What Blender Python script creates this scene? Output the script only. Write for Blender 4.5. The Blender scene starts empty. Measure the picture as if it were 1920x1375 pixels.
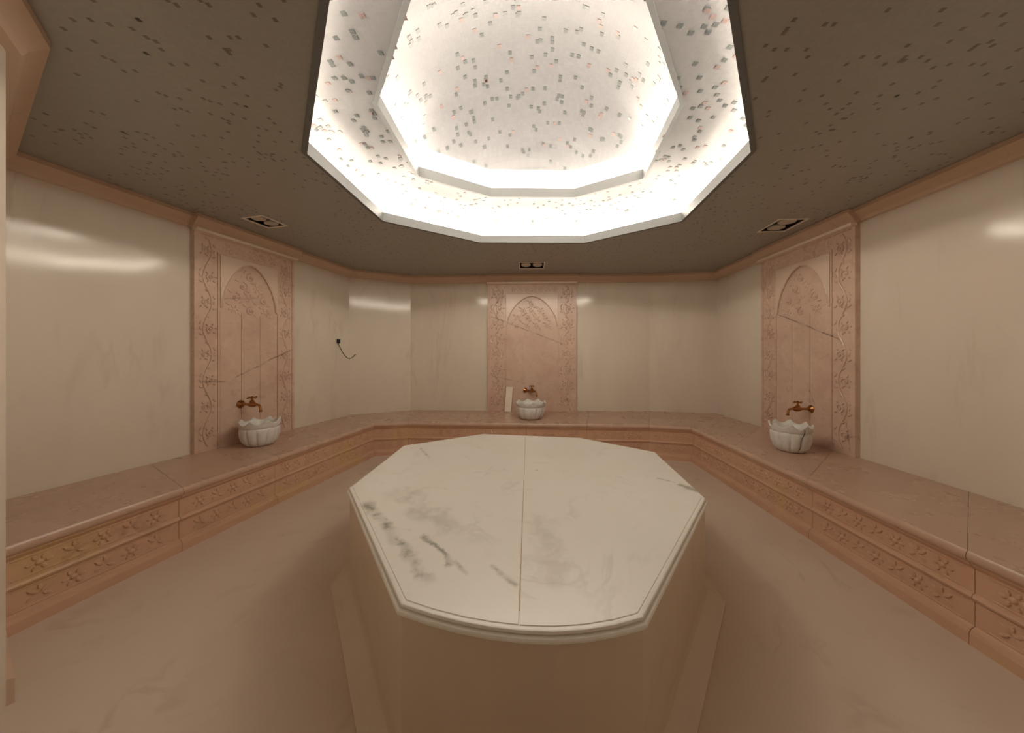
import bpy, bmesh, math, random
from mathutils import Vector, noise
from mathutils.geometry import tessellate_polygon

# ------------------------------------------------------------------ camera, world, exposure
sc = bpy.context.scene
COL = sc.collection
FPX, CX, HY, EYE = 590.0, 990.0, 665.0, 1.45      # focal length and principal point in pixels of the 1920x1375 frame
cam = bpy.data.objects.new('camera', bpy.data.cameras.new('camera'))
COL.objects.link(cam)
cam.location = (0, 0, EYE)
cam.rotation_euler = (math.pi / 2, 0, 0)
cam.data.sensor_width = 36.0
cam.data.lens = 36.0 * FPX / 1920.0
cam.data.shift_x = (960.0 - CX) / 1920.0
cam.data.shift_y = (HY - 687.5) / 1920.0
cam.data.clip_start = 0.02
sc.camera = cam
world = bpy.data.worlds.new('world')
sc.world = world
world.use_nodes = True
world.node_tree.nodes['Background'].inputs[0].default_value = (0.9, 0.8, 0.7, 1)
world.node_tree.nodes['Background'].inputs[1].default_value = 0.0
sc.view_settings.view_transform = 'Standard'
sc.view_settings.look = 'None'
sc.view_settings.gamma = 1.0
sc.view_settings.use_curve_mapping = False
sc.view_settings.exposure = 1.72
try:
    sc.cycles.max_bounces = 9
    sc.cycles.diffuse_bounces = 5
    sc.cycles.sample_clamp_indirect = 10.0
    sc.cycles.caustics_reflective = False
    sc.cycles.use_light_tree = False
    sc.cycles.adaptive_threshold = 0.05
except Exception:
    pass
GLOW_OUTER, GLOW_INNER = 4.7, 7.4  # strength of the glow added to the cove walls
LED_UP = 30.0
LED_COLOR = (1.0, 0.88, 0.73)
random.seed(7)

# ------------------------------------------------------------------ helpers
def V2(p): return Vector((p[0], p[1]))
def on_height(px, py, z):
    """floor-plan point seen at pixel (px, py) on the horizontal plane at height z"""
    k = (EYE - z) / (py - HY)
    return ((px - CX) * k, FPX * k)
def line_hit(px, a, b):
    """floor-plan point where the pixel column px meets the line a-b"""
    dx, dy = (px - CX) / FPX, 1.0
    ex, ey = b[0] - a[0], b[1] - a[1]
    t = (a[0] * ey - a[1] * ex) / (dx * ey - dy * ex)
    return (dx * t, dy * t)
def height_at(py, Y): return EYE - (py - HY) * Y / FPX
def lerp(a, b, t): return tuple(a[i] + (b[i] - a[i]) * t for i in range(len(a)))

class MB:
    def __init__(s): s.v, s.f = [], []
    def add(s, vs, fs):
        o = len(s.v); s.v += [tuple(v) for v in vs]; s.f += [tuple(i + o for i in f) for f in fs]
        return s
    def box(s, x0, x1, y0, y1, z0, z1):
        return s.prism([(x0, y0), (x1, y0), (x1, y1), (x0, y1)], z0, z1)
    def prism(s, poly, z0, z1, ch=0.0):
        """vertical prism; ch chamfers the top edge"""
        n = len(poly); rings = [(poly, z0)]
        if ch:
            rings += [(poly, z1 - ch), (offset_loop(poly, ch), z1)]
        else:
            rings += [(poly, z1)]
        vs, fs = [], []
        for pl, z in rings: vs += [(p[0], p[1], z) for p in pl]
        for r in range(len(rings) - 1):
            for i in range(n):
                j = (i + 1) % n
                fs.append((r * n + i, r * n + j, (r + 1) * n + j, (r + 1) * n + i))
        fs.append(tuple(range(n - 1, -1, -1)))
        fs.append(tuple((len(rings) - 1) * n + i for i in range(n)))
        return s.add(vs, fs)
    def loft(s, rings, closed_ring=True, cap=True, closed=False):
        n = len(rings[0]); m = len(rings); vs = [p for r in rings for p in r]; fs = []
        for k in range(m if closed else m - 1):
            k2 = (k + 1) % m
            for i in range(n if closed_ring else n - 1):
                j = (i + 1) % n
                fs.append((k * n + i, k * n + j, k2 * n + j, k2 * n + i))
        if cap and closed_ring and not closed:
            fs.append(tuple(range(n - 1, -1, -1))); fs.append(tuple((m - 1) * n + i for i in range(n)))
        return s.add(vs, fs)
    def lathe(s, prof, n=24, at=(0, 0, 0), axis='z', caps=True):
        rings = []
        for r, h in prof:
            ring = []
            for i in range(n):
                a = 2 * math.pi * i / n
                c, d = r * math.cos(a), r * math.sin(a)
                p = (c, d, h) if axis == 'z' else ((c, h, -d) if axis == 'y' else (h, c, d))
                ring.append((p[0] + at[0], p[1] + at[1], p[2] + at[2]))
            rings.append(ring)
        return s.loft(rings, True, caps)
    def tube(s, pts, r, n=8, r1=None):
        pts = [Vector(p) for p in pts]; rings = []; up = Vector((0.13, 0.31, 0.94)).normalized()
        for i, p in enumerate(pts):
            t = (pts[min(i + 1, len(pts) - 1)] - pts[max(i - 1, 0)]).normalized()
            a = t.cross(up)
            if a.length < 1e-3: a = t.cross(Vector((1, 0, 0)))
            a.normalize(); b = t.cross(a)
            rr = r if r1 is None else r + (r1 - r) * i / (len(pts) - 1)
            rings.append([tuple(p + (a * math.cos(2 * math.pi * k / n) + b * math.sin(2 * math.pi * k / n)) * rr) for k in range(n)])
        return s.loft(rings)
    def blob(s, c, rx, ry, rz, rot=0.0, n=8, m=4):
        """half-ellipsoid relief lump lying in the local x/z plane and swelling towards +y"""
        vs, fs = [], []
        ca, sa = math.cos(rot), math.sin(rot)
        for k in range(m):
            e = (math.pi / 2) * k / m
            for i in range(n):
                a = 2 * math.pi * i / n
                x, z, y = rx * math.cos(a) * math.cos(e), rz * math.sin(a) * math.cos(e), ry * math.sin(e)
                vs.append((c[0] + x * ca - z * sa, c[1] + y, c[2] + x * sa + z * ca))
        vs.append((c[0], c[1] + ry, c[2]))
        for k in range(m - 1):
            for i in range(n):
                j = (i + 1) % n
                fs.append((k * n + i, k * n + j, (k + 1) * n + j, (k + 1) * n + i))
        for i in range(n): fs.append(((m - 1) * n + i, (m - 1) * n + (i + 1) % n, m * n))
        fs.append(tuple(range(n)))
        return s.add(vs, fs)
    def map(s, fn): s.v = [tuple(fn(Vector(v))) for v in s.v]; return s
    def build(s, name, mat, parent=None, smooth=False, origin=None, angle=35):
        o0 = Vector(origin) if origin is not None else Vector((0, 0, 0))
        me = bpy.data.meshes.new(name)
        me.from_pydata([tuple(Vector(v) - o0) for v in s.v], [], s.f)
        bm = bmesh.new(); bm.from_mesh(me); (bmesh.ops.remove_doubles(bm, verts=bm.verts, dist=1e-6) if smooth else None); bmesh.ops.recalc_face_normals(bm, faces=bm.faces)
        if smooth:
            for f in bm.faces: f.smooth = True
            lim = math.radians(angle)
            for e in bm.edges:
                if len(e.link_faces) == 2 and e.calc_face_angle(0) > lim: e.smooth = False
        bm.to_mesh(me); bm.free()
        me.materials.append(mat)
        o = bpy.data.objects.new(name, me); COL.objects.link(o)
        o.location = o0
        if parent is not None: o.parent = parent
        return o

def offset_loop(poly, d):
    """closed loop moved inwards by d (orientation free)"""
    n = len(poly)
    area = sum(poly[i][0] * poly[(i + 1) % n][1] - poly[(i + 1) % n][0] * poly[i][1] for i in range(n))
    sg = 1 if area > 0 else -1
    out = []
    for i in range(n):
        a, b, c = V2(poly[i - 1]), V2(poly[i]), V2(poly[(i + 1) % n])
        d1, d2 = (b - a).normalized(), (c - b).normalized()
        n1, n2 = Vector((-d1.y, d1.x)) * sg, Vector((-d2.y, d2.x)) * sg
        m = n1 + n2
        m = m / max(m.dot(n1), 0.3)
        out.append(tuple(b + m * d))
    return out
def mitres(line):
    """per vertex inward vector (to the right of the direction of travel) for unit offset of an open polyline"""
    res = []
    for i in range(len(line)):
        ns = []
        if i > 0:
            d = (V2(line[i]) - V2(line[i - 1])).normalized(); ns.append(Vector((d.y, -d.x)))
        if i < len(line) - 1:
            d = (V2(line[i + 1]) - V2(line[i])).normalized(); ns.append(Vector((d.y, -d.x)))
        m = sum(ns, Vector((0, 0))); m = m / max(m.dot(ns[0]), 0.3)
        res.append(m)
    return res
def sweep_piece(line, i0, i1, prof, mit):
    """closed profile [(offset inward, z)] carried along line[i0..i1]"""
    mb = MB()
    mb.loft([[(line[i][0] + mit[i].x * o, line[i][1] + mit[i].y * o, z) for o, z in prof] for i in range(i0, i1 + 1)])
    return mb
def tag(o, label=None, cat=None, group=None, kind=None):
    if label: o['label'] = label
    if cat: o['category'] = cat
    if group: o['group'] = group
    if kind: o['kind'] = kind
    return o
def empty(name, loc, rz=0.0):
    o = bpy.data.objects.new(name, None); COL.objects.link(o)
    o.location = loc; o.rotation_euler = (0, 0, rz); o.empty_display_size = 0.1
    return o
def copy_tree(o, parent=None):
    c = o.copy(); COL.objects.link(c); c.parent = parent
    for ch in [x for x in bpy.data.objects if x.parent == o]: copy_tree(ch, c)
    return c

# ------------------------------------------------------------------ materials
def newmat(name):
    m = bpy.data.materials.new(name); m.use_nodes = True
    return m, m.node_tree, m.node_tree.nodes['Principled BSDF']
def N(nt, typ, **kw):
    n = nt.nodes.new(typ)
    for k, v in kw.items(): setattr(n, k, v)
    return n
def setin(nt, sock, v):
    if isinstance(v, bpy.types.NodeSocket): nt.links.new(v, sock)
    else: sock.default_value = v
def mathn(nt, op, a, b=0.0, c=0.0, clamp=False):
    n = N(nt, 'ShaderNodeMath', operation=op, use_clamp=clamp)
    setin(nt, n.inputs[0], a); setin(nt, n.inputs[1], b); setin(nt, n.inputs[2], c)
    return n.outputs[0]
def mixc(nt, fac, a, b):
    n = N(nt, 'ShaderNodeMix', data_type='RGBA')
    setin(nt, n.inputs[0], fac)
    for s, v in ((n.inputs[6], a), (n.inputs[7], b)):
        setin(nt, s, v if isinstance(v, bpy.types.NodeSocket) else (*v, 1))
    return n.outputs[2]
def mapr(nt, v, a, b, c=0.0, d=1.0):
    n = N(nt, 'ShaderNodeMapRange'); n.interpolation_type = 'SMOOTHSTEP'
    setin(nt, n.inputs[0], v)
    for i, x in enumerate((a, b, c, d)): n.inputs[i + 1].default_value = x
    return n.outputs[0]
def coords(nt, world_space=True, scale=(1, 1, 1)):
    if world_space: v = N(nt, 'ShaderNodeNewGeometry').outputs['Position']
    else: v = N(nt, 'ShaderNodeTexCoord').outputs['Object']
    n = N(nt, 'ShaderNodeVectorMath', operation='MULTIPLY')
    nt.links.new(v, n.inputs[0]); n.inputs[1].default_value = scale
    return n.outputs[0]
def noisen(nt, vec, scale, detail=4, rough=0.55, dist=0.0):
    n = N(nt, 'ShaderNodeTexNoise')
    nt.links.new(vec, n.inputs['Vector'])
    n.inputs['Scale'].default_value = scale; n.inputs['Detail'].default_value = detail
    n.inputs['Roughness'].default_value = rough; n.inputs['Distortion'].default_value = dist
    return n.outputs['Fac']
def line_vein(nt, col, cx, cz, p0, p1, width, vcol, strength, wob, wobn, brk=None):
    """a dark natural vein of the stone along p0-p1 in the plane of the coordinates cx, cz"""
    dx, dz = p1[0] - p0[0], p1[1] - p0[1]; L = math.hypot(dx, dz); dx /= L; dz /= L
    a = mathn(nt, 'SUBTRACT', cx, p0[0]); b = mathn(nt, 'SUBTRACT', cz, p0[1])
    t = mathn(nt, 'ADD', mathn(nt, 'MULTIPLY', a, dx), mathn(nt, 'MULTIPLY', b, dz))
    s = mathn(nt, 'ADD', mathn(nt, 'MULTIPLY', a, -dz), mathn(nt, 'MULTIPLY', b, dx))
    s = mathn(nt, 'ADD', s, mathn(nt, 'MULTIPLY', mathn(nt, 'SUBTRACT', wobn, 0.5), wob))
    k = mapr(nt, mathn(nt, 'ABSOLUTE', s), 0.0, width, 1.0, 0.0)
    e = mathn(nt, 'MULTIPLY', mapr(nt, t, -0.03 * L, 0.08 * L), mapr(nt, t, 0.9 * L, 1.03 * L, 1.0, 0.0))
    k = mathn(nt, 'MULTIPLY', mathn(nt, 'MULTIPLY', k, e), strength)
    if brk is not None: k = mathn(nt, 'MULTIPLY', k, brk)
    return mixc(nt, k, col, vcol)
def marble(name, c1, c2, vein, amt=0.5, scale=1.0, rough=0.25, stretch=(1, 1, 1), ws=True, bump=0.0, patch=None, lines=(), plane='xz', spec=0.5):
    m, nt, bs = newmat(name)
    vec = coords(nt, ws, stretch)
    n1 = noisen(nt, vec, 0.9 * scale, 3, 0.6, 0.6)
    n2 = noisen(nt, vec, 3.3 * scale, 3, 0.6, 0.0)
    col = mixc(nt, mapr(nt, n1, 0.3, 0.7), c1, c2)
    if patch:
        n4 = noisen(nt, vec, 1.7 * scale, 2, 0.5, 0.8)
        col = mixc(nt, mathn(nt, 'MULTIPLY', mapr(nt, n4, 0.56, 0.68), 0.7), col, patch)
    n3 = noisen(nt, vec, 1.6 * scale, 4, 0.6, 1.0)
    ridge = mapr(nt, mathn(nt, 'ABSOLUTE', mathn(nt, 'SUBTRACT', n3, 0.5)), 0.0, 0.035, 1.0, 0.0)
    k = mathn(nt, 'MULTIPLY', mathn(nt, 'MULTIPLY', ridge, mapr(nt, n2, 0.45, 0.7)), amt)
    col = mixc(nt, k, col, vein)
    if lines:
        raw = coords(nt, ws, (1, 1, 1))
        sep = N(nt, 'ShaderNodeSeparateXYZ'); nt.links.new(raw, sep.inputs[0])
        cx, cz = sep.outputs[0], sep.outputs[2 if plane == 'xz' else 1]
        wob = noisen(nt, raw, 5.0, 5, 0.65); brk = mapr(nt, noisen(nt, raw, 9.0, 3, 0.6), 0.38, 0.6, 0.25, 1.0)
        for p0, p1, w, vc, st, wb in lines:
            col = line_vein(nt, col, cx, cz, p0, p1, w, vc, st, wb, wob, brk)
    nt.links.new(col, bs.inputs['Base Color'])
    r = mathn(nt, 'ADD', mathn(nt, 'MULTIPLY', n2, 0.12), rough - 0.06)
    nt.links.new(r, bs.inputs['Roughness'])
    bs.inputs['Specular IOR Level'].default_value = spec
    if bump:
        b = N(nt, 'ShaderNodeBump'); b.inputs['Strength'].default_value = bump; b.inputs['Distance'].default_value = 0.02
        nt.links.new(noisen(nt, vec, 2.5, 1, 0.5), b.inputs['Height']); nt.links.new(b.outputs[0], bs.inputs['Normal'])
    return m
def plain(name, col, rough=0.5, metal=0.0, spec=0.5, var=0.0):
    m, nt, bs = newmat(name)
    if var:
        n = noisen(nt, coords(nt, False), 25, 3)
        c = mixc(nt, n, tuple(x * (1 - var) for x in col), tuple(min(1, x * (1 + var)) for x in col))
        nt.links.new(c, bs.inputs['Base Color'])
    else: bs.inputs['Base Color'].default_value = (*col, 1)
    bs.inputs['Roughness'].default_value = rough; bs.inputs['Metallic'].default_value = metal
    bs.inputs['Specular IOR Level'].default_value = spec
    return m
def mosaic(name, base, dark, cell, rough=0.35):
    """small stone tesserae: one tone per cell, thin grout"""
    m, nt, bs = newmat(name)
    v = coords(nt, True, (1 / cell, 1 / cell, 1 / cell))
    f = N(nt, 'ShaderNodeVectorMath', operation='FLOOR'); nt.links.new(v, f.inputs[0])
    w = N(nt, 'ShaderNodeTexWhiteNoise', noise_dimensions='2D'); nt.links.new(f.outputs[0], w.inputs['Vector'])
    fr = N(nt, 'ShaderNodeVectorMath', operation='FRACTION'); nt.links.new(v, fr.inputs[0])
    sep = N(nt, 'ShaderNodeSeparateXYZ'); nt.links.new(fr.outputs[0], sep.inputs[0])
    ex = mathn(nt, 'ABSOLUTE', mathn(nt, 'SUBTRACT', sep.outputs[0], 0.5)); ey = mathn(nt, 'ABSOLUTE', mathn(nt, 'SUBTRACT', sep.outputs[1], 0.5))
    g = mapr(nt, mathn(nt, 'MAXIMUM', ex, ey), 0.44, 0.5)
    col = mixc(nt, mathn(nt, 'MULTIPLY', w.outputs[0], 0.5), base, dark)
    big = noisen(nt, coords(nt, True), 0.8, 2)
    col = mixc(nt, mathn(nt, 'MULTIPLY', mapr(nt, big, 0.35, 0.7), 0.25), col, dark)
    col = mixc(nt, mathn(nt, 'MULTIPLY', g, 0.2), col, tuple(x * 0.75 for x in base))
    nt.links.new(col, bs.inputs['Base Color'])
    bs.inputs['Roughness'].default_value = rough
    b = N(nt, 'ShaderNodeBump'); b.inputs['Strength'].default_value = 0.15; b.inputs['Distance'].default_value = 0.003; b.invert = True
    nt.links.new(g, b.inputs['Height']); nt.links.new(b.outputs[0], bs.inputs['Normal'])
    return m

def sv(x0, y0, x1, y1, *rest): return (on_height(x0, y0, 0.60), on_height(x1, y1, 0.60), *rest)   # a vein of the platform top
M = {}
M['wall'] = marble('cream_marble', (0.64, 0.565, 0.475), (0.70, 0.635, 0.54), (0.51, 0.43, 0.345), 0.4, 0.9, 0.11, (1, 1, 0.3), bump=0.07, spec=0.36)
M['floor'] = marble('beige_floor_marble', (0.66, 0.535, 0.43), (0.70, 0.585, 0.48), (0.46, 0.36, 0.28), 0.35, 0.8, 0.4, bump=0.02)
M['pink'] = marble('pink_marble', (0.57, 0.345, 0.23), (0.61, 0.385, 0.265), (0.34, 0.19, 0.12), 0.4, 1.2, 0.3, patch=(0.58, 0.39, 0.19))
M['seat'] = marble('pink_seat_marble', (0.53, 0.35, 0.255), (0.58, 0.40, 0.30), (0.36, 0.23, 0.17), 0.22, 0.8, 0.28)
M['cornice'] = marble('rose_cornice_marble', (0.62, 0.45, 0.33), (0.64, 0.48, 0.37), (0.44, 0.29, 0.2), 0.3, 1.5, 0.35)
M['slabtop'] = marble('white_green_marble', (0.88, 0.85, 0.77), (0.90, 0.87, 0.81), (0.55, 0.51, 0.43), 0.25, 1.1, 0.3, plane='xy', lines=[
    sv(688, 940, 806, 1092, 0.040, (0.30, 0.29, 0.23), 0.95, 0.16), sv(795, 1000, 848, 1062, 0.022, (0.30, 0.29, 0.23), 0.9, 0.16),
    sv(850, 1050, 875, 1080, 0.016, (0.36, 0.34, 0.27), 0.7, 0.1), sv(918, 1060, 972, 1100, 0.02, (0.36, 0.34, 0.27), 0.8, 0.1),
    sv(1232, 896, 1268, 906, 0.016, (0.36, 0.34, 0.27), 0.8, 0.06), sv(1270, 908, 1312, 922, 0.04, (0.40, 0.38, 0.30), 0.9, 0.1),
    sv(788, 840, 806, 860, 0.02, (0.45, 0.42, 0.33), 0.8, 0.06), sv(740, 915, 850, 1000, 0.10, (0.55, 0.51, 0.43), 0.5, 0.4),
    sv(1010, 960, 1040, 1110, 0.08, (0.62, 0.57, 0.47), 0.4, 0.4)])
M['slabside'] = marble('beige_side_marble', (0.66, 0.54, 0.43), (0.70, 0.58, 0.47), (0.48, 0.37, 0.28), 0.25, 0.9, 0.35)
M['basin'] = marble('grey_white_marble', (0.64, 0.62, 0.58), (0.70, 0.68, 0.64), (0.42, 0.40, 0.37), 0.4, 6.0, 0.35, ws=False)
M['offcut'] = marble('white_offcut_marble', (0.78, 0.69, 0.57), (0.8, 0.72, 0.6), (0.55, 0.47, 0.38), 0.3, 3, 0.4, ws=False)
M['ceiling'] = mosaic('ceiling_mosaic', (0.345, 0.335, 0.30), (0.30, 0.29, 0.26), 0.018)
M['dome'] = mosaic('dome_mosaic', (0.135, 0.135, 0.14), (0.115, 0.115, 0.121), 0.027)
M['vault'] = mosaic('vault_mosaic', (0.165, 0.163, 0.165), (0.14, 0.139, 0.143), 0.022)
M['tile_a'] = plain('dark_grey_tessera', (0.165, 0.155, 0.128), 0.3)
M['tile_b'] = plain('brown_tessera', (0.20, 0.17, 0.135), 0.3)
M['tile_c'] = plain('teal_grey_tessera', (0.078, 0.086, 0.086), 0.3)
M['tile_e'] = plain('slate_tessera', (0.075, 0.083, 0.083), 0.3)
M['tile_f'] = plain('blush_tessera', (0.16, 0.115, 0.11), 0.3)
M['tile_d'] = plain('rose_tessera', (0.165, 0.12, 0.113), 0.3)
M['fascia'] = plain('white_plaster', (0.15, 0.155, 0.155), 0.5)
M['cove'] = plain('cove_white_paint', (0.86, 0.84, 0.80), 0.6)
M['brass'] = plain('aged_brass', (0.42, 0.20, 0.07), 0.3, 1.0, var=0.25)
M['frame'] = plain('white_lamp_frame', (0.86, 0.80, 0.72), 0.45)
M['black'] = plain('black_housing', (0.012, 0.008, 0.008), 0.5)
M['lamp'] = plain('unlit_lamp_glass', (0.52, 0.47, 0.40), 0.35)
M['cable'] = plain('brown_cable', (0.10, 0.06, 0.035), 0.5)
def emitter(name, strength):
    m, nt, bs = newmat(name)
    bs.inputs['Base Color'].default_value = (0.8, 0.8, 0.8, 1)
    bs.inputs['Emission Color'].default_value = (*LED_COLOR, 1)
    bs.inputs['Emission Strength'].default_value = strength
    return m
M['glow_outer'] = emitter('cove_glow_outer', GLOW_OUTER)
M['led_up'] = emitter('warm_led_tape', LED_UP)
M['glow_inner'] = emitter('cove_glow_inner', GLOW_INNER)

# ------------------------------------------------------------------ floor plan
ZC = 1.37                      # ceiling above the eye
CEIL = EYE + ZC
BENCH = 0.47                   # seat height
def left_wall(Y): return (-3.34 + 0.215 * (Y - 3.0), Y)
def left_front(Y): return (-2.53 + 0.165 * (Y - 2.6), Y)
RW, RF = 3.15, 2.235
nb = (0.4798, 0.8774); db = 0.105          # near wall on the left: nb . p = db
def on_near(line0, line1):
    ax, ay = line0; ex, ey = line1[0] - ax, line1[1] - ay
    t = (db - nb[0] * ax - nb[1] * ay) / (nb[0] * ex + nb[1] * ey)
    return (ax + ex * t, ay + ey * t)
A = on_near(left_wall(1.0), left_wall(3.0))
AF = on_near(left_front(1.0), left_front(3.0))
B = (-2.15, (db + 2.15 * nb[0]) / nb[1])
C = (-0.95, B[1] - 1.2 * 1.05)
L1 = line_hit(655, left_wall(0), left_wall(5))
C1 = (-(220.0 / FPX) * 5.55, 5.55)
C2 = ((228.0 / FPX) * 5.45, 5.45)
R1 = (RW, RW * FPX / (1344.0 - CX))
R0 = (RW, 1.25)
D = (1.0, -0.1)
WALL = [(-0.95, -1.8), C, B, A, L1, C1, C2, R1, R0, D, (1.0, -1.8)]
BL1 = line_hit(700, left_front(0), left_front(5))
BC1 = ((766 - CX) / FPX * 4.60, 4.60)
BC2 = ((1216 - CX) / FPX * 4.42, 4.42)
BR1 = (RF, RF * FPX / (1299.0 - CX))
BR0 = (RF, R0[1] + (R0[0] - RF) * (D[1] - R0[1]) / (R0[0] - D[0]) + 0.0)
FRONT = [AF, BL1, BC1, BC2, BR1, BR0]
BACK = [A, L1, C1, C2, R1, R0]

# ------------------------------------------------------------------ floor and walls
fl = MB(); fl.prism(offset_loop(WALL, -0.1), -0.1, 0.0)
tag(fl.build('floor', M['floor']), 'polished beige marble floor around the octagonal platform', 'floor', kind='structure')
wm = mitres(WALL)
names = [('wall_passage_left', 'plain marble wall beside the entrance passage'), ('wall_entrance_left', 'marble wall beside the entrance at the edge of the picture'),
         ('wall_near_left', 'marble wall end that closes the bench beside the entrance'), ('wall_left', 'cream marble wall holding the basin panel and loose cable'),
         ('wall_far_left', 'narrow angled cream marble wall in the corner near the loose cable'), ('wall_far', 'cream marble far wall behind the middle basin panel'),
         ('wall_far_right', 'narrow angled cream marble wall in the corner with the bright reflection'), ('wall_right', 'cream marble wall behind the panel opposite the loose cable'),
         ('wall_near_right', 'marble wall closing the room beside the viewer'), ('wall_passage_right', 'plain marble wall on the other side of the entrance passage')]
for i, (nm, lb) in enumerate(names):
    mb = MB()
    mb.loft([[(WALL[k][0] + wm[k].x * o, WALL[k][1] + wm[k].y * o, z) for o, z in ((0, 0), (0, CEIL + 0.02), (-0.12, CEIL + 0.02), (-0.12, 0))] for k in (i, i + 1)])
    tag(mb.build(nm, M['wall']), lb, 'wall', kind='structure')
mb = MB(); mb.box(-1.1, 1.1, -1.95, -1.8, 0, CEIL)
tag(mb.build('wall_back', M['wall']), 'plain marble wall at the end of the entrance passage', 'wall', kind='structure')

# cornice: stepped moulding under the ceiling, one length per wall
cor = [(0, CEIL - 0.001), (0.10, CEIL - 0.001), (0.10, CEIL - 0.035), (0.085, CEIL - 0.05), (0.05, CEIL - 0.085), (0.035, CEIL - 0.115), (0.0, CEIL - 0.12)]
for i in range(len(WALL) - 1):
    mb = sweep_piece(WALL, i, i + 1, cor, wm)
    tag(mb.build('trim_%d' % (i + 1), M['cornice']), 'rose marble cornice above the ' + ['entrance passage side', 'entrance wall at the edge of the picture', 'wall end beside the entrance', 'wall with the loose cable', 'narrow wall beside the loose cable', 'middle far wall', 'narrow corner wall with the reflection', 'wall opposite the loose cable', 'wall beside the viewer', 'far side of the entrance passage'][i], 'cornice', kind='structure')
# skirting on the near wall
mb = sweep_piece([B, AF], 0, 1, [(0, 0), (0.02, 0), (0.02, 0.1), (0, 0.11)], mitres([B, AF]))
tag(mb.build('baseboard_near_left', M['cornice']), 'pink marble skirting beside the entrance at the bench end', 'skirting', kind='structure')

# ------------------------------------------------------------------ ceiling with octagonal opening
Z2 = 1.28 * ZC
P1 = [(x * ZC, y * ZC) for x, y in ((-0.42, 2.785), (0.50, 2.795), (1.14, 2.34), (1.09, 1.54), (0.475, 0.78), (-0.475, 0.78), (-1.09, 1.553), (-1.075, 2.335))]
P2 = [(x * Z2, y * Z2) for x, y in ((-0.236, 1.985), (0.295, 1.995), (0.651, 1.785), (0.606, 1.255), (0.30, 0.845), (-0.30, 0.845), (-0.60, 1.255), (-0.611, 1.76))]
def ceil_pt(px, py): return on_height(px, py, CEIL)
LAMPS = []
for q in (((460, 410), (482, 400.5), (533, 420), (511, 430.5)), ((972, 503.5), (974, 491.5), (1020, 491.5), (1022, 503.5)), ((1457, 438.5), (1431, 430.5), (1474, 404), (1503, 415.5))):
    pts = [V2(ceil_pt(*p)) for p in q]
    c = sum(pts, Vector((0, 0))) / 4
    LAMPS.append((c, pts))
lamp_geo = []
for c, pts in LAMPS:
    e = (pts[2] - pts[1]) + (pts[3] - pts[0]); L = e.length / 2; ang = math.atan2(e.y, e.x)
    w = ((pts[1] - pts[0]).length + (pts[2] - pts[3]).length) / 2
    lamp_geo.append((c, ang, L, w))
def rect(c, ang, L, w):
    u, v = Vector((math.cos(ang), math.sin(ang))), Vector((-math.sin(ang), math.cos(ang)))
    return [tuple(c + u * (sx * L / 2) + v * (sy * w / 2)) for sx, sy in ((-1, -1), (1, -1), (1, 1), (-1, 1))]
holes = [P1] + [rect(c, a, L - 0.02, w - 0.02) for c, a, L, w in lamp_geo]
outer = offset_loop(WALL, -0.1)
loops = [[Vector((p[0], p[1], 0)) for p in lp] for lp in [outer] + holes]
flat = [(v.x, v.y, CEIL) for lp in loops for v in lp]
mb = MB(); mb.add(flat, tessellate_polygon(loops))
ceiling = tag(mb.build('ceiling', M['ceiling']), 'flat grey-brown mosaic ceiling around the lit octagonal dome', 'ceiling', kind='structure')

# the dome: lip, ledge, tape, added glow, vault, second lip, ledge, tape, glow, upper dome
dome = empty('ceiling_dome', (0, 1.94 * ZC, CEIL))
tag(dome, 'two-stepped octagonal mosaic ceiling dome with hidden warm cove lighting', 'ceiling dome', kind='structure')
DO = dome.location.copy()
def part(mb, name, mat, parent=dome, smooth=False, org=DO, angle=35):
    o = mb.build(name, mat, None, smooth, None, angle)
    for v in o.data.vertices: v.co = v.co - Vector(org)
    o.parent = parent
    return o
def ring_sweep(poly, prof):
    mb = MB(); loops = {}
    rings = []
    for o, z in prof: rings.append([(p[0], p[1], z) for p in offset_loop(poly, -o)])
    mb.loft(rings, True, False, False)
    return mb
def closed_ring(poly, prof):
    mb = MB(); mb.loft([[(p[0], p[1], z) for p in offset_loop(poly, -o)] for o, z in prof], True, False, True)
    return mb
zc2 = EYE + Z2
LIP1, LIP2, COVE, COVE2 = 0.080, 0.095, 0.09, 0.08
BAND1, BAND2 = (0.11, 0.25), (0.14, 0.33)         # added glowing strips lighting the room from the cove walls: heights above each step
TOP1, TOP2 = 0.26, 0.34
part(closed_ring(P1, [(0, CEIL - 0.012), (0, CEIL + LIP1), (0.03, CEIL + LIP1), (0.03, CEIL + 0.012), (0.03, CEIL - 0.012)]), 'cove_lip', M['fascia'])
part(ring_sweep(P1, [(0.028, CEIL + 0.02), (COVE, CEIL + 0.02)]), 'cove_ledge', M['cove'])
part(ring_sweep(P1, [(COVE, CEIL + 0.02), (COVE, CEIL + TOP1)]), 'cove_wall', M['cove'])
def resample(poly, n):
    out = []
    for i in range(len(poly)):
        for k in range(n): out.append(lerp(poly[i], poly[(i + 1) % len(poly)], k / n))
    return out
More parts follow.
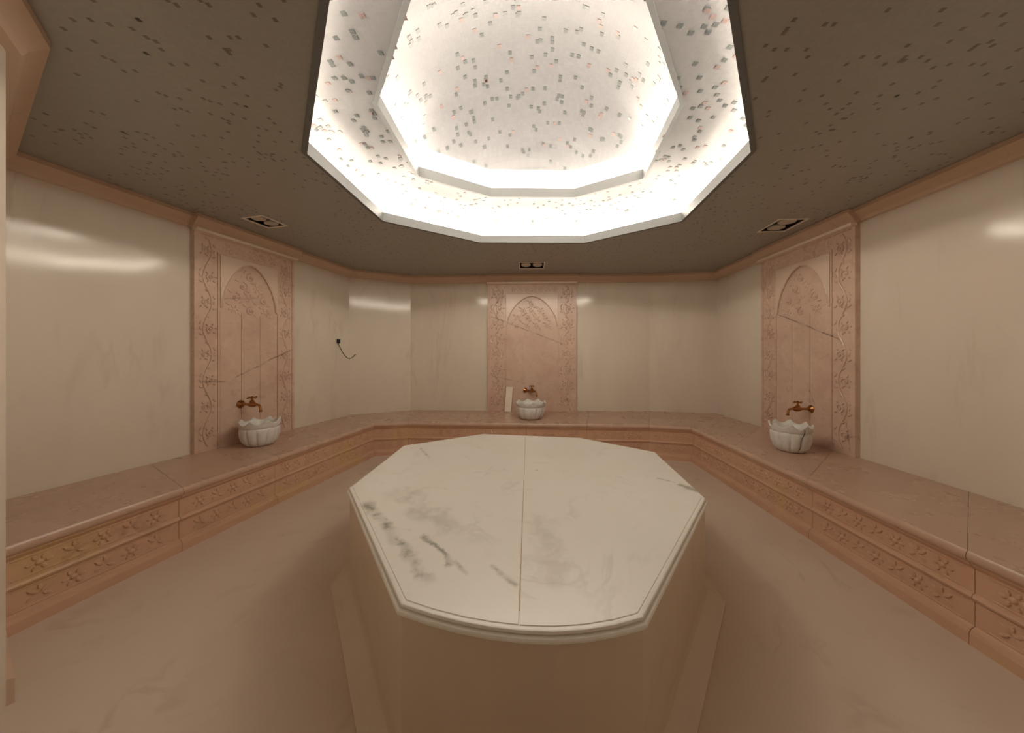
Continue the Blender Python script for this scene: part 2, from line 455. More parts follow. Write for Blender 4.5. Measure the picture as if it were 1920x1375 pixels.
# lower vault: from the top of the cove wall up and in to the second lip
NS = 8
P1r, P2r = resample(offset_loop(P1, -COVE), 6), resample(P2, 6)
rings = []
for k in range(NS + 1):
    a0 = 0.35; a = a0 + k / NS * (math.pi / 2 - a0)
    fr, fz = (math.cos(a0) - math.cos(a)) / math.cos(a0), (math.sin(a) - math.sin(a0)) / (1 - math.sin(a0))
    rings.append([(p[0] + (q[0] - p[0]) * fr, p[1] + (q[1] - p[1]) * fr, CEIL + TOP1 + (zc2 - CEIL - TOP1) * fz) for p, q in zip(P1r, P2r)])
mbv = MB(); mbv.loft(rings, True, False, False)
vault = part(mbv, 'lower_vault', M['vault'], smooth=True)
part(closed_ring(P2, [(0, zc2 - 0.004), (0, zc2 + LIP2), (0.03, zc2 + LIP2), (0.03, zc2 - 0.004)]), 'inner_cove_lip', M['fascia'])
part(ring_sweep(P2, [(0.028, zc2 + 0.03), (COVE2, zc2 + 0.03)]), 'inner_cove_ledge', M['cove'])
part(ring_sweep(P2, [(COVE2, zc2 + 0.03), (COVE2, zc2 + TOP2)]), 'inner_cove_wall', M['cove'])
O2 = resample(offset_loop(P2, -COVE2), 6)
cx2, cy2 = sum(p[0] for p in P2) / 8, sum(p[1] for p in P2) / 8
rings = []
ND = 12; DH = 0.55
for k in range(ND):
    a0 = 0.45; a = a0 + (k / ND) * (math.pi / 2 - a0)
    s = math.cos(a) / math.cos(a0); rd = (math.sin(a) - math.sin(a0)) / (1 - math.sin(a0))
    ring = []
    for p in O2:
        dx, dy = p[0] - cx2, p[1] - cy2; r = math.hypot(dx, dy)
        rr = r + (1.15 - r) * min(1.0, rd * 1.5)
        ring.append((cx2 + dx / r * rr * s, cy2 + dy / r * rr * s, zc2 + TOP2 + DH * rd))
    rings.append(ring)
mbd = MB(); mbd.loft(rings, True, False, False)
mbd.add([(cx2, cy2, zc2 + TOP2 + DH)] + rings[-1], [(0, 1 + i, 1 + (i + 1) % len(O2)) for i in range(len(O2))])
shell = part(mbd, 'upper_dome', M['dome'], smooth=True, angle=60)
def strips(poly, z0, z1, cove, mat):  # glowing sheets added over the cove walls to light walls and platform directly
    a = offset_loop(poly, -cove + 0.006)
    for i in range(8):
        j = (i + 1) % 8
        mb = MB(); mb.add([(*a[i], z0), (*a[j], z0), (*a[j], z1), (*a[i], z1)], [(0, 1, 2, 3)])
        part(mb, 'added_glow_band', mat)
strips(P1, CEIL + BAND1[0], CEIL + BAND1[1], COVE, M['glow_outer'])
strips(P2, zc2 + BAND2[0], zc2 + BAND2[1], COVE2, M['glow_inner'])

def tape(poly, off, z):
    a, b = offset_loop(poly, -off), offset_loop(poly, -off - 0.016)
    for i in range(8):
        j = (i + 1) % 8
        mb = MB(); mb.add([(*a[i], z), (*a[j], z), (*b[j], z), (*b[i], z)], [(0, 1, 2, 3)])
        part(mb, 'light_tape', M['led_up'])
tape(P1, 0.05, CEIL + 0.022)
tape(P2, 0.045, zc2 + 0.032)

# mosaic accent tesserae -------------------------------------------------
def inside(p, poly):
    r = False
    for i in range(len(poly)):
        a, b = poly[i], poly[i - 1]
        if (a[1] > p[1]) != (b[1] > p[1]) and p[0] < (b[0] - a[0]) * (p[1] - a[1]) / (b[1] - a[1]) + a[0]: r = not r
    return r
def tess_mesh(name, s, h, mat):
    mb = MB(); mb.prism([(-s / 2, -s / 2), (s / 2, -s / 2), (s / 2, s / 2), (-s / 2, s / 2)], -h, 0.003)
    me_o = mb.build(name, mat); me = me_o.data; bpy.data.objects.remove(me_o)
    return me
def scatter(parent, spots, size, mats, weights, org, lift=0.0015):
    """spots: (point, normal, weight for size in the picture); the 300 that show largest as parts, the rest as one part"""
    spots.sort(key=lambda q: -q[2])
    meshes = [tess_mesh('mosaic_tile', size, 0.0008, M[m]) for m in mats]
    rest = {}
    for k, (p, n, w) in enumerate(spots):
        mi = random.choices(range(len(mats)), weights)[0]
        rot = Vector((0, 0, -1)).rotation_difference(n)
        if k < 300:
            o = bpy.data.objects.new('mosaic_tile', meshes[mi]); COL.objects.link(o)
            o.parent = parent; o.location = Vector(p) - Vector(org)
            o.rotation_mode = 'QUATERNION'; o.rotation_quaternion = rot
        else:
            mb = rest.setdefault(0, MB())
            h = size / 2
            vs = [Vector(p) + rot @ Vector(c) for c in ((-h, -h, -.0008), (h, -h, -.0008), (h, h, -.0008), (-h, h, -.0008), (-h, -h, .001), (h, -h, .001), (h, h, .001), (-h, h, .001))]
            mb.add(vs, [(0, 1, 2, 3), (0, 1, 5, 4), (1, 2, 6, 5), (2, 3, 7, 6), (3, 0, 4, 7)])
    for mb in rest.values():
        o = part(mb, 'mosaic_tiles', M[mats[0]], parent, org=org); o['kind'] = 'stuff'
def seen_px(p):
    if p[1] < 0.2: return None
    x = CX + FPX * p[0] / p[1]; y = HY - FPX * (p[2] - EYE) / p[1]
    return (x, y) if -20 < x < 1940 and -20 < y < 1400 else None
room = offset_loop(WALL, 0.12)
keep = [offset_loop(P1, -0.05)] + [rect(c, a, L + 0.06, w + 0.06) for c, a, L, w in lamp_geo]
cell = 0.018; spots = []
for k in range(4700):
    p = (round(random.uniform(-3.5, 3.3) / cell) * cell + cell / 2, round(random.uniform(0.7, 5.5) / cell) * cell + cell / 2, CEIL)
    cl = noise.noise(Vector((p[0] * 1.6, p[1] * 1.6, 3.0)))
    if cl + random.uniform(-0.5, 0.5) < -0.05: continue
    if not inside(p, room) or any(inside(p, h) for h in keep) or not seen_px(p): continue
    spots.append((p, Vector((0, 0, -1)), 1 / p[1] ** 2))
scatter(ceiling, spots, cell * 0.92, ['tile_a', 'tile_b'], [0.7, 0.3], (0, 0, 0))
def surf_spots(obj, count, zmin):
    me = obj.data; me.update(); tris = []; acc = 0.0
    for f in me.polygons:
        c = f.center + DO
        if c.z < zmin: continue
        acc += f.area; tris.append((acc, f))
    out = []
    for k in range(count):
        r = random.uniform(0, acc)
        f = next(t[1] for t in tris if t[0] >= r)
        vs = [me.vertices[i].co for i in f.vertices]
        if len(vs) == 4: a, b = random.random(), random.random(); p = vs[0].lerp(vs[1], a).lerp(vs[3].lerp(vs[2], a), b)
        else:
            a, b = random.random(), random.random()
            if a + b > 1: a, b = 1 - a, 1 - b
            p = vs[0] + (vs[1] - vs[0]) * a + (vs[2] - vs[0]) * b
        n = f.normal.copy(); ctr = Vector((0, 0, -0.5))
        if n.dot(ctr - p) < 0: n = -n
        w = p + DO
        if w.y < 0.2: continue
        px = seen_px(w)
        if px is None: continue
        view = (Vector((0, 0, EYE)) - w)
        out.append((w + n * 0.0022, n, abs(n.dot(view.normalized())) / view.length_squared))
    return out
scatter(shell, surf_spots(shell, 400, zc2 + 0.36), 0.030, ['tile_c', 'tile_d'], [0.8, 0.2], DO)
scatter(vault, surf_spots(vault, 400, CEIL + 0.27), 0.026, ['tile_e', 'tile_f'], [0.75, 0.25], DO)

# ------------------------------------------------------------------ stone bench
bench = empty('stone_bench', (0, 4.0, 0))
tag(bench, 'long pink marble bench with carved front running along three walls', 'bench')
BO = bench.location.copy()
# split every run into blocks
runs = [(0, 1, 4), (1, 2, 1), (2, 3, 4), (3, 4, 1), (4, 5, 4)]
fm0 = mitres(FRONT)
fpts, bpts = [], []
for i, j, n in runs:
    for k in range(n):
        fpts.append(lerp(FRONT[i], FRONT[j], k / n)); bpts.append(lerp(BACK[i], BACK[j], k / n))
fpts.append(FRONT[-1]); bpts.append(BACK[-1])
fm = mitres(fpts); NBL = len(fpts) - 1
riser = [(-0.10, 0.0), (0.030, 0.0), (0.030, 0.055), (0.022, 0.075), (0.006, 0.085), (0.0, 0.09), (0.0, 0.215), (0.012, 0.222), (0.018, 0.235), (0.012, 0.248), (0.0, 0.255),
         (0.0, 0.375), (0.010, 0.385), (0.022, 0.40), (0.026, 0.418), (-0.10, 0.418)]
def rosette(mb, x, z, s, k):
    if k % 2 == 0:
        mb.blob((x, 0, z), 0.016 * s, 0.009, 0.016 * s, 0, 8, 3)
        for q in range(6):
            a = q * math.pi / 3
            mb.blob((x + 0.032 * s * math.cos(a), 0, z + 0.032 * s * math.sin(a)), 0.017 * s, 0.008, 0.010 * s, a, 6, 2)
    else:
        for sx in (-1, 1):
            mb.blob((x + sx * 0.022 * s, 0, z + 0.012 * s), 0.028 * s, 0.008, 0.010 * s, sx * 0.7, 6, 2)
            mb.blob((x + sx * 0.026 * s, 0, z - 0.020 * s), 0.022 * s, 0.008, 0.009 * s, -sx * 0.5, 6, 2)
        mb.blob((x, 0, z + 0.03 * s), 0.009 * s, 0.009, 0.016 * s, 0, 6, 2)
for i in range(NBL):
    a, b = V2(fpts[i]), V2(fpts[i + 1]); d = (b - a).normalized(); nrm = Vector((d.y, -d.x)); L = (b - a).length
    mb = MB(); g = 0.0012
    rr = []
    for k, s in ((i, 1), (i + 1, -1)):
        rr.append([(fpts[k][0] + fm[k].x * o + d.x * g * s, fpts[k][1] + fm[k].y * o + d.y * g * s, z) for o, z in riser])
    mb.loft(rr)
    ro = part(mb, 'riser_panel', M['pink'], bench, org=BO)
    cb = MB(); n = max(2, int(L / 0.125)); ins = 0.07
    for k in range(n):
        u = ins + (L - 2 * ins) * (k + 0.5) / n
        rosette(cb, u, 0.315, 1.0, k); rosette(cb, u, 0.152, 1.0, k + 1)
    for zz in (0.265, 0.365, 0.100, 0.205): cb.add([(ins * .6, 0, zz - .003), (L - ins * .6, 0, zz - .003), (L - ins * .6, 0.004, zz), (ins * .6, 0.004, zz), (ins * .6, 0, zz + .003), (L - ins * .6, 0, zz + .003)], [(0, 1, 2, 3), (3, 2, 5, 4)])
    cb.map(lambda v: Vector((a.x + d.x * v.x + nrm.x * v.y, a.y + d.y * v.x + nrm.y * v.y, v.z)))
    co = part(cb, 'carved_frieze', M['pink'], ro, smooth=True, org=BO)
    # seat slab with rounded nosing
    sb = MB(); rr = []
    for k, s in ((i, 1), (i + 1, -1)):
        f = V2(fpts[k]); bk = V2(bpts[k]); m = fm[k]
        sec = [(-0.05, 0.418), (0.036, 0.418), (0.044, 0.428), (0.047, 0.444), (0.044, 0.460), (0.036, BENCH)]
        ring = [(f.x + m.x * o + d.x * g * s, f.y + m.y * o + d.y * g * s, z) for o, z in sec]
        ring += [(bk.x + d.x * g * s, bk.y + d.y * g * s, BENCH), (bk.x + d.x * g * s, bk.y + d.y * g * s, 0.418)]
        rr.append(ring)
    sb.loft(rr)
    part(sb, 'seat_slab', M['seat'], bench, smooth=True, org=BO)

# ------------------------------------------------------------------ octagonal platform
PLAT_H = 0.60
pp = [(650, 915), (744, 1137), (1213, 1163), (1328, 935), (1230, 847), (1088, 820), (905, 813), (755, 835)]
OCT = [on_height(x, y, PLAT_H) for x, y in pp]
front = [on_height(x, y, PLAT_H) for x, y in ((744, 1137), (800, 1156), (860, 1172), (920, 1183), (980, 1190), (1040, 1192), (1100, 1188), (1160, 1178), (1213, 1163))]
LOOP = [OCT[0]] + front + OCT[3:]
plat = empty('marble_platform', (sum(p[0] for p in OCT) / 8, sum(p[1] for p in OCT) / 8, 0))
tag(plat, 'large octagonal white marble heated platform in the middle of the floor', 'platform')
PO = plat.location.copy()
NL = len(LOOP)
sides = [(0, 1), (1, 9), (9, 10), (10, 11), (11, 12), (12, 13), (13, 14), (14, 15)]
def loop_at(o): return offset_loop(LOOP, o)
def side_piece(i0, i1, prof):
    mb = MB(); rr = []
    lps = [(loop_at(o), z) for o, z in prof]
    for k in range(i0, i1 + 1): rr.append([(lp[k % NL][0], lp[k % NL][1], z) for lp, z in lps])
    return mb.loft(rr)
def arc(o0, z0, r, n=5, a0=0, a1=180):
    """convex bead profile bulging outwards: offsets are measured inwards"""
    return [(o0 - r * math.sin(math.radians(a0 + (a1 - a0) * k / n)), z0 - r * math.cos(math.radians(a0 + (a1 - a0) * k / n))) for k in range(n + 1)]
bead2 = [(0.12, PLAT_H - 0.034)] + arc(0.009, PLAT_H - 0.025, 0.009) + [(0.12, PLAT_H - 0.016)]
bead1 = [(0.12, PLAT_H - 0.0155)] + arc(0.020, PLAT_H - 0.0085, 0.007) + [(0.031, PLAT_H - 0.0025), (0.12, PLAT_H - 0.005)]
bodyp = [(0.016, PLAT_H - 0.0345), (0.016, 0.06), (0.16, 0.06), (0.16, PLAT_H - 0.0345)]
plin = [(-0.085, 0.0), (-0.085, 0.012), (-0.05, 0.03), (0.0, 0.062), (0.017, 0.068), (0.16, 0.068), (0.16, 0.0)]
for i0, i1 in sides:
    part(side_piece(i0, i1, bodyp), 'side_panel', M['slabside'], plat, org=PO)
    eo = part(side_piece(i0, i1, bead2), 'edge_moulding', M['slabtop'], plat, smooth=True, org=PO)
    part(side_piece(i0, i1, bead1), 'bead', M['slabtop'], eo, smooth=True, org=PO)
    part(side_piece(i0, i1, plin), 'plinth', M['slabside'], plat, org=PO)
# the top: two slabs meeting in a joint along the middle
top = offset_loop(LOOP, 0.033)
jx0, jx1 = on_height(973, 1172, PLAT_H), on_height(985, 822, PLAT_H)
def jointx(y): return jx0[0] + (jx1[0] - jx0[0]) * (y - jx0[1]) / (jx1[1] - jx0[1])
def clip(poly, sgn, gap):
    f = lambda p: sgn * (p[0] - jointx(p[1])) - gap
    out = []
    for i in range(len(poly)):
        a, b = poly[i], poly[(i + 1) % len(poly)]; fa, fb = f(a), f(b)
        if fa >= 0: out.append(a)
        if fa * fb < 0: out.append(lerp(a, b, fa / (fa - fb)))
    return out
for sgn in (-1, 1):
    mb = MB(); mb.prism(clip(top, sgn, 0.0018), PLAT_H - 0.03, PLAT_H, 0.0015)
    part(mb, 'top_slab', M['slabtop'], plat, org=PO)
mb = MB(); mb.prism(offset_loop(LOOP, 0.09), PLAT_H - 0.06, PLAT_H - 0.0295 + 0.027)
part(mb, 'joint_filler', plain('sand_grout', (0.58, 0.44, 0.30), 0.7), plat, org=PO)

# ------------------------------------------------------------------ carved wall panels
PTOP = CEIL - 0.12
PROUD = 0.05
def spiral(mb, c, r0, turns, sgn, a0, rad=0.007, y=0.004):
    pts = []
    for k in range(18):
        t = k / 17; a = a0 + sgn * turns * 2 * math.pi * t; r = r0 * (1 - 0.8 * t)
        pts.append((c[0] + r * math.cos(a), y, c[1] + r * math.sin(a)))
    mb.tube(pts, rad, 5, rad * 0.7)
    mb.blob((c[0], 0.0, c[1]), r0 * 0.3, 0.014, r0 * 0.3, 0, 8, 3)
def scroll_band(x0, x1, z0, z1, step):
    mb = MB(); xc = (x0 + x1) / 2; w = (x1 - x0) / 2
    n = max(3, int((z1 - z0) / step)); st = (z1 - z0) / n
    pts = []
    for k in range(n * 8 + 1):
        z = z0 + st * k / 8
        pts.append((xc + w * 0.45 * math.sin(math.pi * k / 8), 0.003, z))
    mb.tube(pts, 0.008, 5)
    for k in range(n):
        sg = 1 if k % 2 == 0 else -1; zc = z0 + st * (k + 0.5)
        spiral(mb, (xc - sg * w * 0.30, zc), w * 0.48, 1.3, sg, -math.pi / 2, 0.008)
        for q in range(3):
            a = sg * (0.5 + q * 0.8)
            mb.blob((xc + sg * w * 0.72, 0, zc + (q - 1) * st * 0.22), w * 0.26, 0.012, w * 0.11, a, 6, 3)
        mb.blob((xc - sg * w * 0.1, 0, zc + st * 0.46), w * 0.2, 0.014, w * 0.1, -sg * 0.8, 6, 3)
        for q in range(5):
            a = sg * (0.9 + q * 1.05)
            mb.blob((xc - sg * w * 0.30 + w * 0.62 * math.cos(a), 0, zc + w * 0.62 * math.sin(a)), w * 0.17, 0.014, w * 0.085, a, 6, 3)
    return mb
def panel(name, label, pa, pb, mat, tall_center=3, flip=1):
    """pa, pb: floor-plan ends of the panel along its wall line (left to right as seen)"""
    a, b = V2(pa), V2(pb); d = (b - a).normalized(); W = (b - a).length
    n = Vector((d.y, -d.x)); c = (a + b) / 2
    rz = math.atan2(-n.x, n.y)
    root = empty(name, (c.x, c.y, BENCH), rz)
    tag(root, label, 'wall panel', 'carved marble panels behind the basins')
    H = PTOP - BENCH
    hw = W / 2; t0 = PROUD - 0.012
    def P(mb, nm, parent=root, smooth=False, y=t0, mt=mat):
        mb.v = [(v[0], v[1] + y, v[2]) for v in mb.v]
        return mb.build(nm, mt, parent, smooth)
    m = MB(); m.box(-hw, hw, 0, t0, 0, H); P(m, 'backing_slab', y=0)
    bw = 0.20 * W; iw = hw - bw                    # border width, inner half width
    zt = H - 0.20                                  # underside of the top border
    zs, za = H - 0.75, H - 0.24                    # arch springing and apex
    # outer and inner fillets of the border
    for x in (-hw + 0.015, hw - 0.015):
        m = MB(); m.box(x - 0.015, x + 0.015, 0, 0.012, 0, H); P(m, 'outer_fillet')
    for x in (-iw, iw):
        m = MB(); m.box(x - 0.009, x + 0.009, 0, 0.010, 0, zt); P(m, 'inner_fillet')
    m = MB(); m.box(-iw - 0.009, iw + 0.009, 0, 0.010, zt, zt + 0.018); P(m, 'inner_fillet')
    m = MB(); m.box(-hw + 0.03, hw - 0.03, 0, 0.012, H - 0.04, H - 0.012); P(m, 'top_fillet')
    for sx in (-1, 1):
        x0, x1 = sorted((sx * (iw + 0.015), sx * (hw - 0.035)))
        P(scroll_band(x0, x1, 0.05, H - 0.06, 0.24), 'scroll_carving', smooth=True)
    m = MB()
    k = 0; x = -iw + 0.06
    while x < iw - 0.03:
        rosette(m, x, H - 0.115, 1.15, k); k += 1; x += 0.12
    P(m, 'top_frieze', smooth=True)
    # plain middle slabs with fine joints
    ws = 2 * (iw - 0.012) / tall_center
    for q in range(tall_center):
        x0 = -iw + 0.012 + q * ws
        m = MB(); m.box(x0 + 0.0018, x0 + ws - 0.0018, 0, 0.006, 0, zs - 0.05); P(m, 'middle_slab')
    # pointed arch: two smooth spandrels above, carved field below
    def arch(x):
        u = abs(x) / (iw - 0.02)
        return zs + (za - zs) * (1 - u ** 1.75) ** 0.62 if u < 1 else zs
    for sx in (-1, 1):
        m = MB(); nn = 16; vs = []
        for q in range(nn + 1):
            x = sx * (iw - 0.012) * q / nn
            for y in (0.0, 0.014): vs += [(x, y, arch(x) + 0.004), (x, y, zt - 0.002)]
        fs = []
        for q in range(nn):
            o = q * 4; p = o + 4
            fs += [(o + 2, p + 2, p + 3, o + 3), (o, p, p + 2, o + 2), (o + 1, o + 3, p + 3, p + 1), (o, o + 1, p + 1, p)]
        fs += [(0, 2, 3, 1), (nn * 4, nn * 4 + 1, nn * 4 + 3, nn * 4 + 2)]
        m.add(vs, fs); P(m, 'spandrel', mt=M['spandrel'])
    m = MB(); m.tube([(-(iw - 0.02) + 2 * (iw - 0.02) * q / 40, 0.010, arch(-(iw - 0.02) + 2 * (iw - 0.02) * q / 40)) for q in range(41)], 0.010, 6)
    P(m, 'arch_moulding', smooth=True)
    m = MB(); rnd = random.Random(5)
    for row, (zz, hx) in enumerate(((zs - 0.01, 0.80), (zs + 0.13, 0.72), (zs + 0.26, 0.5), (zs + 0.37, 0.22))):
        k = max(1, int(hx * iw * 2 / 0.15))
        for q in range(k):
            x = (q - (k - 1) / 2) * (2 * hx * iw / max(k, 1))
            if (q + row) % 2: spiral(m, (x, zz), 0.05, 1.2, 1 if x > 0 else -1, math.pi / 2, 0.007)
            else: rosette(m, x, zz, 1.25, q)
            m.blob((x + 0.06, 0, zz + 0.055), 0.026, 0.010, 0.011, rnd.uniform(-1, 1), 6, 3)
            m.blob((x - 0.05, 0, zz - 0.05), 0.026, 0.010, 0.011, rnd.uniform(-1, 1), 6, 3)
    P(m, 'arch_carving', smooth=True)
    # cornice breaking forward over the panel, with a light bead under it
    m = MB(); e = 0.03
    prof = [(0.0, H), (PROUD + 0.035, H), (PROUD + 0.05, H + 0.03), (PROUD + 0.085, H + 0.07), (PROUD + 0.10, H + 0.085), (PROUD + 0.10, H + 0.118), (0.0, H + 0.118)]
    m.loft([[(x, y, z) for y, z in prof] for x in (-hw - e, hw + e)]); P(m, 'cornice_break', y=0, mt=M['cornice'])
    m = MB(); m.box(-hw - 0.01, hw + 0.01, PROUD - 0.01, PROUD + 0.05, H - 0.026, H); P(m, 'top_bead', y=0, mt=M['bead'])
    return root, rz, n
def pink_panel(name, lines):
    return marble(name, (0.57, 0.40, 0.31), (0.64, 0.47, 0.37), (0.35, 0.22, 0.155), 0.45, 1.4, 0.28, ws=False, patch=(0.55, 0.36, 0.29), lines=lines)
M['spandrel'] = marble('pale_pink_marble', (0.68, 0.53, 0.42), (0.70, 0.56, 0.45), (0.5, 0.36, 0.27), 0.3, 1.5, 0.25, ws=False)
M['bead'] = marble('light_rose_marble', (0.84, 0.70, 0.58), (0.86, 0.73, 0.61), (0.6, 0.45, 0.35), 0.2, 2, 0.25, ws=False)
dk = (0.17, 0.10, 0.07)
lwa, lwb = left_wall(0), left_wall(5)
PL = (line_hit(357, lwa, lwb), line_hit(546, lwa, lwb))
PF = (line_hit(915, C1, C2), line_hit(1080, C1, C2))
PR = (line_hit(1434, (RW, 0), (RW, 5)), line_hit(1613, (RW, 0), (RW, 5)))
# local x runs against the seen left-to-right direction
def u_of(pab, px): 
    h = line_hit(px, *pab); a, b = V2(pab[0]), V2(pab[1]); d = (b - a).normalized()
    return -(V2(h) - (a + b) / 2).dot(d)
def zl(pab, px, py): return height_at(py, line_hit(px, *pab)[1]) - BENCH
def vl(pab, x0, y0, x1, y1, w=0.012, st=0.9, wb=0.05): return ((u_of(pab, x0), zl(pab, x0, y0)), (u_of(pab, x1), zl(pab, x1, y1)), w, dk, st, wb)
M['panel_l'] = pink_panel('pink_panel_marble_a', [vl(PL, 362, 715, 420, 716), vl(PL, 430, 710, 543, 655), vl(PL, 400, 560, 480, 560, 0.01, 0.6)])
M['panel_f'] = pink_panel('pink_panel_marble_b', [vl(PF, 920, 594, 950, 604), vl(PF, 948, 604, 1060, 648), vl(PF, 920, 704, 985, 720, 0.02, 0.5), vl(PF, 1062, 745, 1070, 772, 0.012, 0.9)])
M['panel_r'] = pink_panel('pink_panel_marble_c', [vl(PR, 1462, 588, 1590, 640), vl(PR, 1532, 470, 1540, 500, 0.012, 0.6), vl(PR, 1525, 730, 1536, 760, 0.008, 0.7), vl(PR, 1594, 790, 1600, 850, 0.012, 0.7)])
panel_l, rzl, nl = panel('carved_wall_panel', 'carved pink marble panel on the wall with the loose cable', PL[0], PL[1], M['panel_l'])
panel_f, rzf, nf = panel('carved_wall_panel', 'carved pink marble panel in the middle of the far wall', PF[0], PF[1], M['panel_f'])
panel_r, rzr, nr = panel('carved_wall_panel', 'carved pink marble panel with long diagonal crack on the wall opposite the cable', PR[0], PR[1], M['panel_r'])

# ------------------------------------------------------------------ basins
def make_basin():
    root = empty('marble_basin', (0, 0, 0))
    n = 96; h = 1.0                                    # built for unit rim radius, scaled per copy
    def lobes(a, k): return 1.0 + k * (abs(math.cos(6 * a)) ** 0.5 - 0.75)
    body = [(0.52, 0.0), (0.68, 0.035), (0.86, 0.19), (0.965, 0.40), (1.0, 0.60), (0.985, 0.70), (0.955, 0.735)]
    rings = []
    for k, (r, z) in enumerate(body):
        amt = 0.10 * math.sin(math.pi * min(1, (k + 0.6) / 6.2))
        rings.append([(r * lobes(2 * math.pi * i / n, amt) * math.cos(2 * math.pi * i / n), r * lobes(2 * math.pi * i / n, amt) * math.sin(2 * math.pi * i / n), z) for i in range(n)])
    m = MB(); m.loft(rings, True, True)
    m.build('bowl', M['basin'], root, True, angle=50)
    def tip(a):
        t = (a * 8 / (2 * math.pi)) % 1.0                # eight points with hollows between
        return 0.5 + 0.5 * math.cos(2 * math.pi * t)
    rings = []
    prof = [(0.955, 0.73, 0), (1.0, 0.76, 0), (1.01, 0.85, 0.0), (1.03, 0.95, 1.0), (0.98, 0.985, 1.0), (0.90, 0.94, 1.0), (0.87, 0.85, 0.0), (0.83, 0.66, 0), (0.62, 0.42, 0), (0.2, 0.33, 0)]
    for r, z, s in prof:
        ring = []
        for i in range(n):
            a = 2 * math.pi * i / n; e = s * (0.13 * tip(a) ** 1.5 - 0.06); rr = r + (0.04 * tip(a) if s else 0)
            ring.append((rr * math.cos(a), rr * math.sin(a), z + e))
        rings.append(ring)
    m = MB(); m.loft(rings, True, True)
    m.build('scalloped_rim', M['basin'], root, True, angle=60)
    return root
basin = make_basin()
def put_basin(o, px, py, r, h, rz, label):
    p = on_height(px, py, BENCH)
    o.location = (p[0], p[1], BENCH); o.scale = (r, r, h); o.rotation_euler = (0, 0, rz)
    tag(o, label, 'basin', 'carved marble wash basins on the bench')
    return p
b2, b3 = copy_tree(basin), copy_tree(basin)
bl = put_basin(basin, 488, 834, 0.174, 0.268, 0.25, 'scalloped grey-white marble basin below the tap on the wall with the loose cable')
bf = put_basin(b2, 995, 785, 0.218, 0.262, 0.2, 'scalloped grey-white marble basin in front of the far middle panel')
br = put_basin(b3, 1482, 845, 0.170, 0.275, 0.1, 'cracked scalloped grey-white marble basin in front of the panel with diagonal crack')

m = MB(); pts = []
for k in range(12):                                   # the dark crack down one side of this basin
    t = k / 11; z = 0.93 - 0.80 * t; a = math.radians(262 - 12 * t + 2.5 * math.sin(9 * t))
    rr = 1.025 if z > 0.72 else 1.0 - 0.30 * max(0.0, (0.55 - z) / 0.55) ** 1.8
    pts.append((rr * math.cos(a), rr * math.sin(a), z))
m.tube(pts, 0.016, 5, 0.010)
m.build('crack', M['black'], b3)

# ------------------------------------------------------------------ brass taps
def make_tap():
    root = empty('brass_tap', (0, 0, 0))     # local +y points away from the wall
    m = MB(); m.lathe([(0.042, 0), (0.042, 0.006), (0.034, 0.016), (0.020, 0.026), (0.017, 0.032)], 20, axis='y'); m.build('wall_flange', M['brass'], root, True)
    m = MB(); m.lathe([(0.0135, 0.025), (0.0135, 0.125)], 14, axis='y'); m.build('pipe', M['brass'], root, True)
    m = MB(); m.lathe([(0.016, 0.115), (0.024, 0.125), (0.029, 0.150), (0.028, 0.178), (0.020, 0.192), (0.016, 0.20)], 18, axis='y'); m.build('valve_body', M['brass'], root, True)
    m = MB(); m.tube([(0, 0.195, 0), (0, 0.225, 0.001), (0, 0.245, -0.006), (0, 0.258, -0.022), (0, 0.263, -0.045), (0, 0.265, -0.062)], 0.013, 10, 0.011)
    m.lathe([(0.0135, -0.072), (0.0155, -0.066), (0.0155, -0.058), (0.012, -0.054)], 14, at=(0, 0.265, 0)); m.build('spout', M['brass'], root, True)
    m = MB(); m.lathe([(0.019, 0.018), (0.021, 0.034), (0.015, 0.044), (0.010, 0.050), (0.010, 0.068), (0.014, 0.072), (0.014, 0.080), (0.006, 0.088)], 14, at=(0, 0.152, 0)); hs = m.build('handle_stem', M['brass'], root, True)
    m = MB()
    for dx, dy in ((1, 0), (0, 1)):
        m.tube([(-0.04 * dx, 0.152 - 0.04 * dy, 0.074), (0.04 * dx, 0.152 + 0.04 * dy, 0.074)], 0.0065, 8)
        for s in (-1, 1):
            m.lathe([(0.003, -0.010), (0.009, -0.005), (0.010, 0), (0.009, 0.005), (0.003, 0.010)], 10, at=(s * 0.042 * dx, 0.152 + s * 0.042 * dy, 0.074))
    m.build('cross_handle', M['brass'], hs, True)
    return root
tap = make_tap()
def put_tap(o, pab, px, py, turn, label, sc_=1.0):
    a, b = V2(pab[0]), V2(pab[1]); d = (b - a).normalized(); n = Vector((d.y, -d.x))
    off = n * PROUD
    h = line_hit(px, tuple(a + off), tuple(b + off))
    o.location = (h[0] - n.x * 0.007, h[1] - n.y * 0.007, height_at(py, h[1])); o.rotation_euler = (0, 0, math.atan2(-n.x, n.y) + turn)
    o.scale = (sc_, sc_, sc_)
    tag(o, label, 'tap', 'brass wall taps above the basins')
t2, t3 = copy_tree(tap), copy_tree(tap)
put_tap(tap, PL, 452, 758, 0.0, 'brass wall tap with cross handle on the carved panel nearest the loose cable', 1.05)
put_tap(t2, PF, 985, 732, 0.75, 'brass wall tap with cross handle above the far middle basin', 1.1)
put_tap(t3, PR, 1520, 767, 0.0, 'brass wall tap with cross handle above the cracked basin', 0.98)

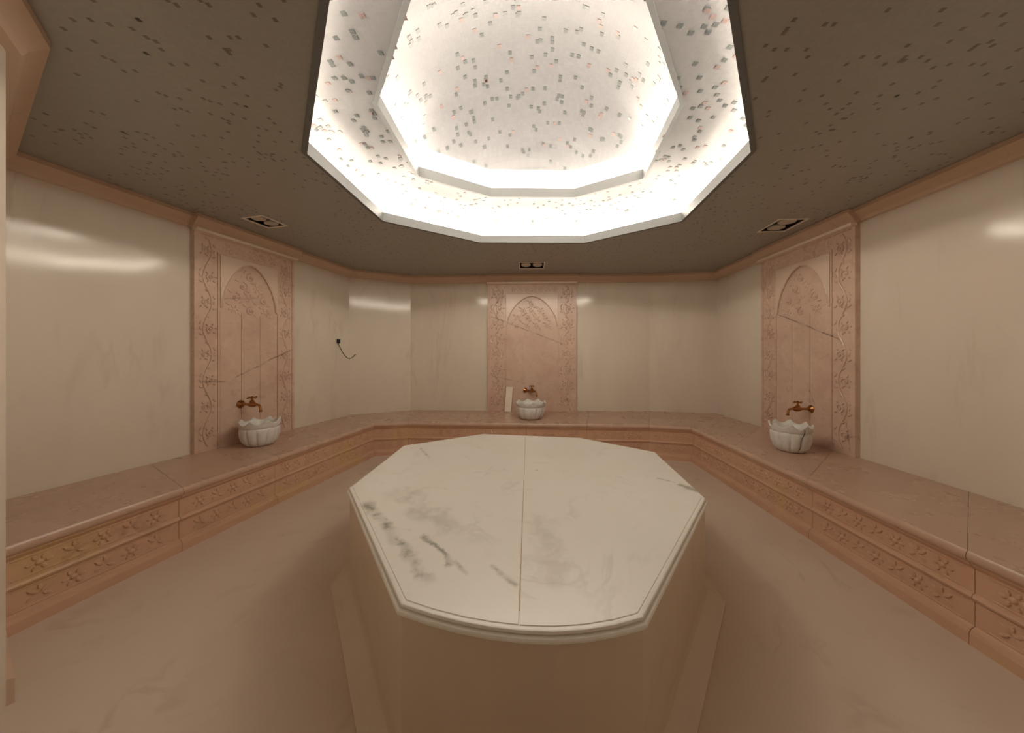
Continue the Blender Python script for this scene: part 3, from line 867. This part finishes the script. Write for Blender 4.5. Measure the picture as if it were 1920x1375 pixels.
# ------------------------------------------------------------------ marble offcut leaning on the far panel
p0 = on_height(949, 781, BENCH)
off = MB(); off.prism([(-0.055, -0.012), (0.055, -0.012), (0.055, 0.012), (-0.055, 0.012)], 0, 0.42, 0.003)
oo = off.build('marble_strip', M['offcut'])
oo.location = (p0[0], PF[0][1] - PROUD - 0.075, BENCH + 0.002); oo.rotation_euler = (math.radians(-7), math.radians(4), 0)
tag(oo, 'narrow white marble offcut leaning against the far middle panel beside the basin', 'marble offcut')

# ------------------------------------------------------------------ loose cable in the wall
ch = line_hit(634, lwa, lwb); dl = (V2(lwb) - V2(lwa)).normalized(); nlw = Vector((dl.y, -dl.x))
cable = empty('loose_cable', (ch[0], ch[1], height_at(640, ch[1])), math.atan2(-nlw.x, nlw.y))
m = MB(); m.box(-0.028, 0.028, 0.0, 0.014, -0.03, 0.03); m.box(-0.02, 0.02, 0.0, 0.02, -0.036, 0.012); m.build('outlet_box', M['black'], cable)
m = MB(); pts = []
for k in range(15):
    t = k / 14
    x0 = 0.02 + 0.0 * t
    pts.append((x0 - 0.0 * t, 0.01 + 0.30 * t, -0.02 - 0.34 * t + 0.14 * t * t * t - 0.07 * math.sin(math.pi * t)))
m.tube(pts, 0.0055, 6); m.tube([pts[-1], (pts[-1][0], pts[-1][1] + 0.018, pts[-1][2] + 0.012)], 0.008, 6)
m.build('wire', M['cable'], cable, True)
tag(cable, 'brown electric cable hanging out of a small black box in the cream wall', 'cable')

# ------------------------------------------------------------------ recessed twin ceiling lamps
for (c, a, L, w), lb in zip(lamp_geo, ('unlit twin recessed ceiling lamp above the carved panel nearest the loose cable', 'unlit twin recessed ceiling lamp above the far middle panel', 'unlit twin recessed ceiling lamp above the cracked basin')):
    root = empty('recessed_lamp', (c.x, c.y, CEIL), a)
    tag(root, lb, 'ceiling lamp', 'twin recessed lamps above the panels')
    t = 0.015
    m = MB()
    for x0, x1, y0, y1 in ((-L / 2, L / 2, -w / 2, -w / 2 + t), (-L / 2, L / 2, w / 2 - t, w / 2), (-L / 2, -L / 2 + t, -w / 2 + t, w / 2 - t), (L / 2 - t, L / 2, -w / 2 + t, w / 2 - t)):
        m.box(x0, x1, y0, y1, -0.008, 0.002)
    m.build('lamp_frame', M['frame'], root)
    li, wi = L / 2 - 0.012, w / 2 - 0.012
    m = MB(); m.box(-li, li, wi, wi + 0.004, 0, 0.09); m.box(-li, li, -wi - 0.004, -wi, 0, 0.09); m.box(-li - 0.004, -li, -wi, wi, 0, 0.09); m.box(li, li + 0.004, -wi, wi, 0, 0.09); m.box(-li, li, -wi, wi, 0.09, 0.094)
    m.build('housing', M['black'], root)
    r = L * 0.19; ry = w * 0.29 / r
    for s in (-1, 1):
        m = MB(); m.lathe([(r * 0.5, 0.06), (r, 0.02), (r, 0.005), (r * 0.95, 0.001), (r * 0.9, 0.004), (0.004, 0.005)], 28, at=(s * L * 0.225, 0, 0))
        m.v = [(v[0], v[1] * ry, v[2]) for v in m.v]
        m.build('round_lamp', M['lamp'], root, True)
